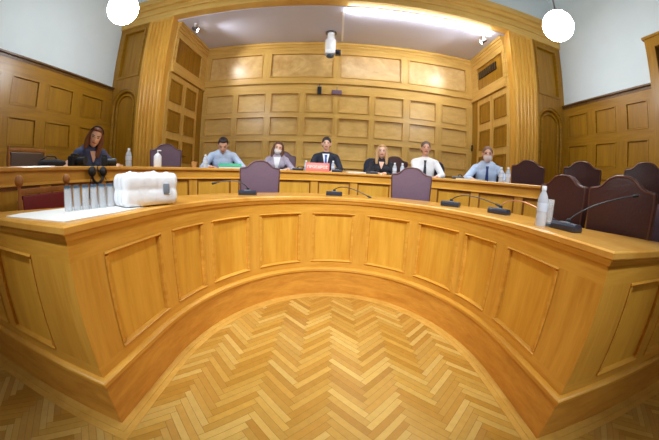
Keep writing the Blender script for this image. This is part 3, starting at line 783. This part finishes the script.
    for sx in (-1, 1):
        hp = Vector((sx*.09,-.02,.555)); kn = Vector((sx*.13,.40,.555)); an = Vector((sx*.13,.38,.085))
        body.cap(hp, kn, .078, .058); body.cap(kn, an, .056, .038); body.cap(an + Vector((0,-.03,-.04)), an + Vector((0,.13,-.05)), .036, .03)
        knees.append((hp, kn, an))
    bme = remesh_union(body, .0075, 2, 'body'); bme.materials.clear()
    for k in (skin, 'eye', 'lip', 'brow'): bme.materials.append(M[k])
    hi = hm.inverted()
    for p in bme.polygons:
        q = (hi @ p.center)/hk
        if q.y > .04 and q.z > 0:
            if abs(abs(q.x)-.031) < .012 and abs(q.z-.112) < .006: p.material_index = 1
            elif abs(abs(q.x)-.033) < .019 and abs(q.z-.132) < .004: p.material_index = 3
            elif abs(q.x) < .026 and abs(q.z-.047) < .009 and q.y > .07: p.material_index = 2
    bo = link('body', bme, root)
    hb = BVHTree.FromPolygons([v.co.copy() for v in bme.vertices], [list(p.vertices) for p in bme.polygons])
    # clothes
    c = MB(); torso(c, .010)
    if sleeves:
        for sx, s, e, w, fd in arms: c.cap(s, e, .060*fem, .054*fem); c.cap(e, e+(w-e)*.93, .055*fem, .040*fem)
    else:
        for sx, s, e, w, fd in arms: c.cap(s, s+(e-s)*.45, .060*fem, .056*fem)
    c.cap(U((0,-.03,shz-.01)), U((0,-.025,shz+.045)), .07*fem, .064*fem)
    cme = remesh_union(c, .009, 3, 'shirt' if not inner else 'jacket'); cme.materials.clear(); cme.materials.append(M[top])
    co = link('jacket' if inner else 'shirt', cme, root)
    cb = BVHTree.FromPolygons([v.co.copy() for v in cme.vertices], [list(p.vertices) for p in cme.polygons])
    fdir = (lr.to_3x3() @ Vector((0,1,0)))
    def on_chest(x, z, off):
        o = U((x, .6, z)); hit = cb.ray_cast(o, -fdir)
        return (hit[0] if hit[0] is not None else U((x,.09,z))) + fdir*off
    def patch(name, mat, rows, off, parent=root, th=.004):
        mb = MB(); m = 7; v = []; f = []
        for (z, xa, xb) in rows:
            for layer in (off, off+th):
                for k in range(m): v.append(on_chest(xa+(xb-xa)*k/(m-1), z, layer))
        R = 2*m
        for i in range(len(rows)-1):
            for k in range(m-1):
                f.append((i*R+m+k, i*R+m+k+1, (i+1)*R+m+k+1, (i+1)*R+m+k)); f.append((i*R+k, (i+1)*R+k, (i+1)*R+k+1, i*R+k+1))
            f.append((i*R, i*R+m, (i+1)*R+m, (i+1)*R)); f.append((i*R+m-1, (i+1)*R+m-1, (i+1)*R+2*m-1, i*R+2*m-1))
        l = len(rows)-1
        for k in range(m-1): f.append((k, k+1, m+k+1, m+k)); f.append((l*R+k, l*R+m+k, l*R+m+k+1, l*R+k+1))
        mb.add(v, f); return mb.build(name, mat, parent)
    ztop = shz+.035
    if inner:
        patch('shirt_front', inner, [(ztop-.30+.30*k/8, -.010-.062*k/8, .010+.062*k/8) for k in range(9)], .001)
        for sx in (-1, 1):
            patch('lapel', top, [(ztop-.30+.30*k/8, sx*(.004+.06*k/8), sx*(.03+.085*k/8)) for k in range(9)], .006)
    elif vneck:
        patch('bare_neckline', skin, [(ztop-.12+.12*k/6, -.006-.042*k/6, .006+.042*k/6) for k in range(7)], .001)
    else:
        for sx in (-1, 1): patch('collar', top, [(ztop-.06+.065*k/4, sx*.008, sx*(.03+.03*k/4)) for k in range(5)], .006)
    if tie:
        patch('tie', tie, [(ztop-.36,-.004,.004),(ztop-.33,-.03,.03),(ztop-.2,-.024,.024),(ztop-.07,-.016,.016),(ztop-.055,-.02,.02),(ztop-.02,-.024,.024)], .010)
    tr = MB()
    for hp, kn, an in knees: tr.cap(hp, kn, .092, .072); tr.cap(kn, an + Vector((0,0,.0)), .068, .056)
    tr.ell(U((0,-.05,.58)), (.198*fem,.145,.125))
    tme = remesh_union(tr, .012, 2, 'trousers'); tme.materials.clear(); tme.materials.append(M['trousers']); link('trousers', tme, root)
    for hp, kn, an in knees:
        MB().cap(an+Vector((0,-.045,-.035)), an+Vector((0,.15,-.045)), .046, .038).build('shoe', 'shoe', root)
    # hair
    h = MB()
    hell(h, (0,-.02,.137), (.083,.094,.097))
    if style == 'short':
        hell(h, (0,-.045,.10), (.078,.068,.08)); hell(h, (0,.022,.192), (.06,.058,.036))
    elif style == 'receding':
        h.bm.free(); h = MB(); hell(h, (0,-.008,.146), (.082,.092,.090)); hell(h, (0,-.045,.09), (.078,.066,.075))
    elif style == 'thin':
        h.bm.free(); h = MB(); hell(h, (0,-.010,.145), (.082,.091,.089)); hell(h, (0,-.04,.09), (.079,.068,.07))
    elif style in ('long', 'medium'):
        bot = -.11 if style == 'long' else -.055
        hell(h, (0,-.045,.07), (.086,.07,.10)); hell(h, (0,.016,.195), (.066,.06,.034))
        for sx in (-1, 1):
            h.cap(H((sx*.068,.012,.165)), H((sx*.086,.008,.06)), .026, .034); h.cap(H((sx*.086,.008,.06)), H((sx*.084,.04,bot)), .038, .03)
            h.cap(H((sx*.05,-.06,.08)), H((sx*.055,-.05,bot)), .045, .035)
    hme = remesh_union(h, .0075, 2, 'hair'); hme.materials.clear(); hme.materials.append(M[hair]); link('hair', hme, root)
    if band: MB().tube([H((sin(a)*.088, .03, .137+cos(a)*.1)) for a in [radians(-75+150*k/14) for k in range(15)]], .008, 8).build('hairband', band, root)
    if mask:
        v = []; f = []; nu, nv = 15, 8
        for j in range(nv+1):
            z = -.012 + .098*j/nv
            for i in range(nu+1):
                a = radians(-68+136*i/nu)
                d = Vector((sin(a), cos(a), 0)); o = H(Vector((0,.0,z)) + d*.3); dirw = (hrot @ d)
                hit = hb.ray_cast(o, -dirw)
                p = hit[0] if hit[0] is not None and (hit[0]-H((0,0,z))).length < .14 else H(Vector((0,.0,z))+d*.07)
                puff = .009 + .012*cos(a)**2*sin(pi*j/nv)
                v.append(p + dirw*puff)
        for j in range(nv):
            for i in range(nu): a = j*(nu+1)+i; f.append((a, a+1, a+nu+2, a+nu+1))
        mb = MB(); mb.add(v, f); bmesh.ops.recalc_face_normals(mb.bm, faces=mb.bm.faces); bmesh.ops.solidify(mb.bm, geom=mb.bm.faces[:], thickness=-.003)
        mo = mb.build('face_mask', mask, root, angle=80)
    return root
ZD = TOP2 - DECK2 + .028   # height of hands resting on the desk, above the platform
cam_t = (0, 0)
person('person', (-1.88, 4.17, DECK2), (-.75, 1.6), 'man in light blue shirt reading with head bowed over a green folder', lean=16, head_pitch=34, head_drop=.05, hair='hair_black', top='light_blue',
       lh=(-.24,.44,ZD), rh=(.20,.46,ZD), lf=(.8,.5,0), rf=(-.8,.5,0), skin='skin_d')
person('person', (-1.05, 4.70, DECK2), (-.25, .6), 'woman with brown hair, white face mask and grey jacket on the upper tier', female=True, S=.96, lean=6, head_pitch=8, head_roll=-10, head_drop=.02, hair='hair_brown', style='medium',
       top='grey_jacket', inner='white_shirt', mask='mask', lh=(-.20,.40,ZD), rh=(.14,.42,ZD))
person('person', (-.17, 4.80, DECK2), (0, 0), 'dark-haired man in a dark suit with a bright blue tie behind the red nameplate', S=1.05, lean=2, head_pitch=2, hair='hair_black', style='receding', top='dark_suit', inner='white_shirt', tie='tie_blue',
       lh=(-.16,.40,ZD), rh=(.16,.40,ZD))
person('person', (.83, 4.68, DECK2), (.1, 0), 'woman with long blonde hair in black clothes resting her hands on the desk', female=True, S=.96, lean=9, head_pitch=5, hair='hair_blonde', style='long', top='black_cloth', vneck=True,
       lh=(-.07,.40,ZD), rh=(.10,.42,ZD), lf=(.7,.7,0), rf=(-.7,.7,0))
person('person', (1.54, 4.36, DECK2), (.1, 0), 'grey-haired man in a white shirt and black tie', S=1.03, lean=2, head_pitch=2, head_yaw=6, hair='hair_grey', style='thin', top='white_shirt', tie='tie_black', skin='skin_d',
       lh=(-.20,.40,ZD), rh=(.02,.42,ZD), rf=(-.9,.4,0))
person('person', (2.36, 3.70, DECK2), (.5, .3), 'man in light blue shirt and navy tie wearing a pale face mask', lean=4, S=.98, head_pitch=4, head_drop=.02, hair='hair_sandy', style='thin', top='light_blue', tie='tie_navy', mask='mask_pink', skin='skin_d',
       lh=(-.22,.42,ZD), rh=(.24,.42,ZD))
person('person', (-3.02, 2.36, DECK2), (-.3, 1.5), 'woman with long auburn hair in a slate blue dress at the far left', female=True, S=.98, lean=24, head_pitch=20, head_yaw=-24, head_roll=-16, head_drop=.02, hair='hair_auburn', style='long', top='blue_dress', vneck=True, sleeves=False,
       lh=(-.26,.40,ZD), rh=(.30,.42,ZD), lf=(.6,.8,0), rf=(.3,.9,0), band='hair_black')

# ------------------------------------------------------------------ microphones
def mic(x, y, z, rz, tip, label, grp, neck='black', arc=.05):
    r = tag(empty('desk_microphone', (x, y, z), rz), label, 'microphone', grp)
    MB().prism([(-.045,0),(.05,0),(.052,.018),(.03,.042),(-.03,.046),(-.05,.03)], 'x', -.085, .085).build('base', 'mic_grey', r, bevel=.006)
    MB().box(-.03,.03,-.035,-.005,.040,.049).build('button', 'led', r, bevel=.003)
    MB().lathe([(.016,.04),(.016,.06),(.01,.066),(0,.066)], (0,.02,0), 12).build('collar', 'black', r)
    inv = (Matrix.Translation((x,y,z)) @ Matrix.Rotation(rz,4,'Z')).inverted()
    a = Vector((0,.02,.06)); b = inv @ Vector(tip)
    c1 = a + Vector((0,0,arc*1.6)); pts = []
    for k in range(15):
        t = k/14; pts.append(a*(1-t)**2 + (a.lerp(b,.25)+Vector((0,0,arc*2)))*2*t*(1-t) + b*t*t)
    MB().tube(pts, .0045, 8).build('gooseneck', neck, r)
    d = (pts[-1]-pts[-2]).normalized(); MB().cap(b-d*.005, b+d*.03, .009, .0105).build('microphone_head', 'black', r)
    return r
GM = 'gooseneck microphones on the lower desk'
mic(-.815, 2.40, TOP1, face(-.84, 2.38, -1.2, 4), (-1.12, 2.33, 1.11), 'gooseneck microphone in front of the left mauve chair, neck bent left', GM)
mic(.006, 2.80, TOP1, face(0, 2.8, 0, 4), (.36, 2.70, 1.015), 'gooseneck microphone at the middle of the lower desk, head drooping right', GM)
mic(1.06, 2.22, TOP1, face(1.06, 2.22, 2, 3.4), (1.42, 2.02, 1.06), 'gooseneck microphone just right of the right mauve chair', GM)
mic(1.30, 1.80, TOP1, face(1.3, 1.8, 2.4, 2.4), (1.58, 1.50, 1.03), 'microphone with a copper coloured gooseneck beside the water bottle', GM, neck='copper', arc=.07)
mic(1.32, 1.12, TOP1, face(1.32, 1.12, 2.5, 1.3), (1.72, .93, 1.245), 'nearest gooseneck microphone, long neck stretched toward the large maroon chair', GM, arc=.03)
GU = 'black microphone units on the upper desk'
def up(px_s, d): p = P2.at(px_s, d); return p
for (x, y), lb in (((-.60, 4.24), 'black microphone unit left of the red nameplate'), ((.04, 4.22), 'black microphone unit in front of the man in the dark suit'), ((.60, 4.14), 'black microphone unit before the blonde woman'), ((1.74, 3.46), 'black microphone unit left of the masked man')):
    mic(x, y, TOP2, face(x, y, x*1.6, 5.5), (x+.10, y+.10, TOP2+.07), lb, GU, arc=.02)

# ------------------------------------------------------------------ bottles, glasses, papers
def water_bottle(label, loc, h=.22, r=.031, grp=None):
    o = empty('water_bottle', loc)
    tag(o, label, 'bottle', grp)
    k = h/.22
    MB().lathe([(0,.003),(r*.9,.0),(r,.008*k),(r,.06*k),(r*.94,.07*k),(r,.08*k),(r,.14*k),(r*.8,.165*k),(.014,.19*k),(.0125,.2*k),(0,.2*k)], n=18).build('bottle_body', 'bottle', o)
    MB().lathe([(r*1.012,.082*k),(r*1.015,.084*k),(r*1.015,.125*k),(r*1.012,.127*k)], n=18, closed_ends=False).build('bottle_label', 'water_label', o)
    MB().lathe([(0,.196*k),(.0155,.196*k),(.0155,.216*k),(.013,.22*k),(0,.22*k)], n=14).build('bottle_cap', 'cap', o)
    return o
water_bottle('clear water bottle standing on the lower desk at right, beside a tumbler', (1.215, 1.235, TOP1), .235, .033)
GB = 'small water bottles on the upper desk'
water_bottle('small water bottle on the upper desk right of the woman in slate blue', (-2.28, 2.38, TOP2), .21, .036, GB)
water_bottle('left one of two water bottles right of the blonde woman', (.93, 4.03, TOP2), .20, .032, GB)
water_bottle('right one of two water bottles right of the blonde woman', (1.04, 3.98, TOP2), .20, .032, GB)
water_bottle('left one of two water bottles right of the masked man', (2.09, 2.92, TOP2), .20, .032, GB)
water_bottle('right one of two water bottles right of the masked man', (2.14, 2.84, TOP2), .20, .032, GB)
water_bottle('small water bottle behind the left end of the red nameplate', (-.47, 4.28, TOP2), .18, .03, GB)
water_bottle('small water bottle in front of the suited man, right of his tie', (-.03, 4.38, TOP2), .20, .03, GB)
water_bottle('pale bottle left of the man reading in light blue', (-1.78, 3.36, TOP2), .19, .036, GB)
# pump bottle
pb = tag(empty('pump_bottle', (-2.10, 2.70, TOP2)), 'white pump bottle on the upper desk by the mauve chair', 'bottle')
MB().lathe([(0,0),(.045,0),(.048,.01),(.048,.13),(.03,.155),(.016,.165),(0,.165)]).build('bottle_body', 'white', pb)
MB().tube([(0,0,.16),(0,0,.20)], .009).tube([(-.005,0,.2),(.05,0,.195)], .008).build('pump', 'white', pb)
# tumbler next to the bottle
def tumbler_meshes():
    r0, r1, h, t = .023, .0195, .135, .0015
    body = MB().lathe([(r1,h-.022),(r1+.0005,h-.015),(r0,.0),(r0-t,.0),(r1-t,h-.024),(0,h-.024)], n=16)
    b = body.mesh('glass_wall', 'glass'); base = MB().lathe([(0,h),(r1*.98,h),(r1,h-.004),(r1,h-.022),(0,h-.023)], n=16).mesh('glass_foot', 'glass_base')
    return b, base
bme, fme = tumbler_meshes()
def tumbler(x, y, z, label, grp=None, flip=True):
    o = tag(empty('drinking_glass', (x, y, z)), label, 'glass', grp)
    b = link('glass_wall', bme, o); f = link('glass_foot', fme, o)
    if not flip:
        for q in (b, f): q.rotation_euler = (pi,0,0); q.location = (0,0,.162); q.scale = (.95,.95,1.2)
    return o
tumbler(1.285, 1.235, TOP1, 'single upright tumbler next to the water bottle at right', None, False)
# cloth, rows of upturned glasses
cl = MB()
dirv = (Vector((-.05,1,0))).normalized()
P = [(-1.66,.69),(-1.07,.70),(-1.045,1.00),(-1.08,1.40),(-1.44,1.46),(-1.56,1.10),(-1.62,.92),(-1.68,.79)]
cl.prism(P, 'z', TOP1+.0005, TOP1+.004)
tag(cl.build('white_cloth', 'paper', sm=False), 'white paper sheet spread under the upturned glasses on the lower desk', 'paper')
GG = 'upturned tumblers on the white sheet'
dv = Vector((.42,.91)).normalized(); nv = Vector((-dv.y, dv.x))
for rI in range(2):
    for k in range(10):
        p = Vector((-1.39,.945)) + dv*(.051*k + .012*rI) + nv*(.056*rI)
        nm = ['at the left end','second from the left','third from the left','fourth from the left','fifth from the left','fifth from the right','fourth from the right','third from the right','second from the right','at the right end'][k]
        tumbler(p.x, p.y, TOP1+.004, 'upturned tumbler %s of the %s row on the white sheet' % (nm, 'front' if rI == 0 else 'back'), GG)
# wrapped pack
pk = MB()
for i in range(8):
    for j in range(3):
        p = Vector((-1.115,1.155)) + Vector((.0174,.0377))*i + Vector((-.06,.028))*j
        for lv in range(2):
            pk.cap((p.x, p.y, TOP1+.040+lv*.085), (p.x, p.y, TOP1+.075+lv*.085), .039, .039)
        pk.cap((p.x, p.y, TOP1+.165), (p.x, p.y, TOP1+.176+random.uniform(-.014,.014)), .034, .022)
pme = remesh_union(pk, .011, 9, 'wrapped_pack'); pme.materials.clear(); pme.materials.append(M['film'])
po = tag(link('wrapped_pack', pme), 'bulky white plastic-wrapped pack beside the upturned glasses', 'pack')
mb = MB().box(-.01,.01,-.02,.02,-.03,.03); ho = mb.build('tear_slot', 'led', po, bevel=.006); ho.location = (-.985, 1.352, TOP1+.10); ho.rotation_euler = (0,0,radians(-35))
# papers and small items on the upper desk
def sheets(x, y, rz, label, w=.21, l=.29, mat='paper', n=3, cat='papers', name='paper_stack', z=TOP2, h=.004):
    o = tag(empty(name, (x, y, z), rz), label, cat)
    for k in range(n):
        s = MB().box(-l/2,l/2,-w/2,w/2,h*k,h*(k+1)-.0006).build('sheet', mat, o, sm=False); s.rotation_euler = (0,0,random.uniform(-.12,.12))
    return o
sheets(-2.52, 1.30, radians(80), 'white papers on the upper desk in front of the brown leather chair', w=.24, l=.40)
sheets(.34, 4.24, radians(5), 'small pile of white papers right of the suited man', n=4, h=.007)
sheets(1.9, 3.36, radians(-40), 'cream papers in front of the masked man', mat='cream_paper', n=4, h=.006, l=.40)
sheets(-.97, 4.22, radians(10), 'white papers in front of the masked woman', n=3, h=.006)
sheets(1.45, 3.86, radians(-20), 'white papers in front of the man in the white shirt', n=2)
gf = tag(empty('document_folder', (-1.55, 3.72, TOP2), radians(22)), 'green folder held under the bowed man in light blue', 'folder')
MB().box(-.17,.17,-.11,.11,.0,.005).build('cover', 'green', gf, sm=False)
MB().box(-.165,.165,-.10,.10,.005,.03).build('pages', 'paper', gf, sm=False)
c2 = MB().box(-.17,.17,0,.22,.0,.004).build('cover', 'green', gf, sm=False); c2.location = (0,-.11,.032); c2.rotation_euler = (radians(14),0,0)
cu = tag(MB().lathe([(0,0),(.03,0),(.042,.085),(.044,.09),(.04,.09),(.03,.01),(0,.01)]).build('paper_cup', 'cup'), 'small kraft brown cup at the left of the reading man', 'cup'); cu.location = (-1.93, 3.31, TOP2)
# nameplate
npl = tag(empty('nameplate', (-.27, 4.13, TOP2), face(-.27, 4.13, 0, 0)), 'red nameplate with pale letters in front of the man in the dark suit', 'nameplate')
MB().prism([(-.05,0),(.05,0),(.012,.14),(-.004,.14)], 'x', -.185, .185).build('stand', 'sign', npl, bevel=.004)
fc_ = bpy.data.curves.new('nameplate_letters', 'FONT'); fc_.body = 'ΠΡΟΕΔΡΟΣ'; fc_.size = .06; fc_.extrude = .001; fc_.align_x = 'CENTER'; fc_.align_y = 'CENTER'
tmp = bpy.data.objects.new('t', fc_); COL.objects.link(tmp); dg = bpy.context.evaluated_depsgraph_get()
tme = bpy.data.meshes.new_from_object(tmp.evaluated_get(dg)); bpy.data.objects.remove(tmp)
tme.materials.clear(); tme.materials.append(M['sign_pale'])
to = link('letters', tme, npl)
slope = atan2(.14, .038)
to.matrix_local = Matrix.Translation((0, .0335, .07)) @ Matrix.Rotation(pi, 4, 'Z') @ Matrix.Rotation(slope, 4, 'X')
# black things near the woman at left
def camera_body(loc, rz, label):
    o = tag(empty('photo_camera', loc, rz), label, 'camera')
    MB().box(-.07,.07,-.035,.035,0,.10).box(-.03,.03,-.03,.03,.10,.125).build('camera_body', 'black', o, bevel=.01)
    MB().tube([(0,.035,.05),(0,.13,.05)], [.036,.042], 18).build('lens', 'black', o)
    MB().box(-.065,-.02,-.03,.03,.10,.108).build('grip', 'black', o)
    return o
camera_body((-2.40, 1.72, TOP2), radians(-70), 'black photo camera on the upper desk left of the woman in slate blue')
camera_body((-2.36, 2.08, TOP2), radians(-40), 'black photo camera under the right hand of the woman in slate blue')
cap_ = tag(empty('soft_bag', (-2.46, 1.50, TOP2)), 'flat black bag lying on the upper desk behind the white papers', 'bag')
MB().ell((0,0,.035), (.09,.15,.04)).build('bag_body', 'black_cloth', cap_); MB().tube([(-.05,-.1,.06),(-.03,-.03,.1),(-.03,.05,.1),(-.05,.1,.06)], .007).build('strap', 'black', cap_)
hs = tag(empty('headset', (-2.225, 1.86, TOP2)), 'dark headset with cables hanging over the front edge of the upper desk', 'headset')
MB().tube([(-.14,.0,.008),(-.03,.0,.008),(.012,.0,-.01),(.018,.01,-.05)], .008).build('strap', 'black', hs)
MB().tube([(.02,.075*cos(a),-.06-.10*sin(a)) for a in [pi*k/12 for k in range(13)]], .013).build('headband', 'black', hs)
for s_ in (-1, 1): MB().ell((.02,.07*s_,-.05), (.03,.045,.05)).build('earcup', 'black', hs)
for y0, y1, zz in ((-.09,-.11,-.30),(.10,.17,-.26)):
    MB().tube([(.015,y0*.7,-.06),(.022,y0,-.12),(.02,y1,zz*.8),(.018,y1,zz)], .004, 6).build('cable', 'black', hs)
# phone at the ear of the masked woman skipped where unseen
def fill_spot(loc, aim, watts, ang, blend=1.0, size=.25):  # added fill light behind the camera, no fixture, brightens desk and floor
    ld = bpy.data.lights.new('added_fill_spot', 'SPOT'); ld.energy = watts; ld.spot_size = radians(ang); ld.spot_blend = blend; ld.shadow_soft_size = size; ld.color = (.93, .98, 1.0)
    lo = bpy.data.objects.new('added_fill_spot', ld); COL.objects.link(lo); lo.location = loc
    lo.rotation_euler = (Vector(aim)-Vector(loc)).to_track_quat('-Z','Y').to_euler()
fill_spot((-1.2, -2.0, 5.8), (0, 2.7, .7), 1250, 48)
fill_spot((1.2, -2.0, 5.8), (0, 2.7, .7), 1250, 48)
# ------------------------------------------------------------------ world + camera
w = bpy.data.worlds.new('world'); scene.world = w; w.use_nodes = True
w.node_tree.nodes['Background'].inputs[0].default_value = (.75,.82,1,1); w.node_tree.nodes['Background'].inputs[1].default_value = .05
cd = bpy.data.cameras.new('camera'); cd.type = 'PANO'; cd.sensor_width = 36; cd.sensor_fit = 'HORIZONTAL'; cd.clip_start = .01
cc = cd if hasattr(cd, 'panorama_type') else cd.cycles
FP, K3 = 261.3, -.0427
s_ = (659/36)/FP
cc.panorama_type = 'FISHEYE_LENS_POLYNOMIAL'; cc.fisheye_fov = radians(200)
cc.fisheye_polynomial_k0 = 0; cc.fisheye_polynomial_k1 = -s_; cc.fisheye_polynomial_k2 = 0; cc.fisheye_polynomial_k3 = -K3*s_**3; cc.fisheye_polynomial_k4 = 0
co = bpy.data.objects.new('camera', cd); COL.objects.link(co); scene.camera = co
R = Matrix.Rotation(.0110,3,'Z') @ Matrix.Rotation(-.1549,3,'X') @ Matrix(((1,0,0),(0,0,-1),(0,1,0))) @ Matrix.Rotation(.0453,3,'Z')
Mx = R.to_4x4(); Mx.translation = (0,0,HC); co.matrix_world = Mx
vs = scene.view_settings; vs.view_transform = 'Standard'; vs.look = 'None'; vs.exposure = 0.0; vs.gamma = 1; vs.use_curve_mapping = False
try: scene.cycles.use_denoising = True; scene.cycles.max_bounces = 26; scene.cycles.transmission_bounces = 26; scene.cycles.diffuse_bounces = 5; scene.cycles.glossy_bounces = 5; scene.cycles.transparent_max_bounces = 24; scene.cycles.sample_clamp_indirect = 6
except Exception: pass
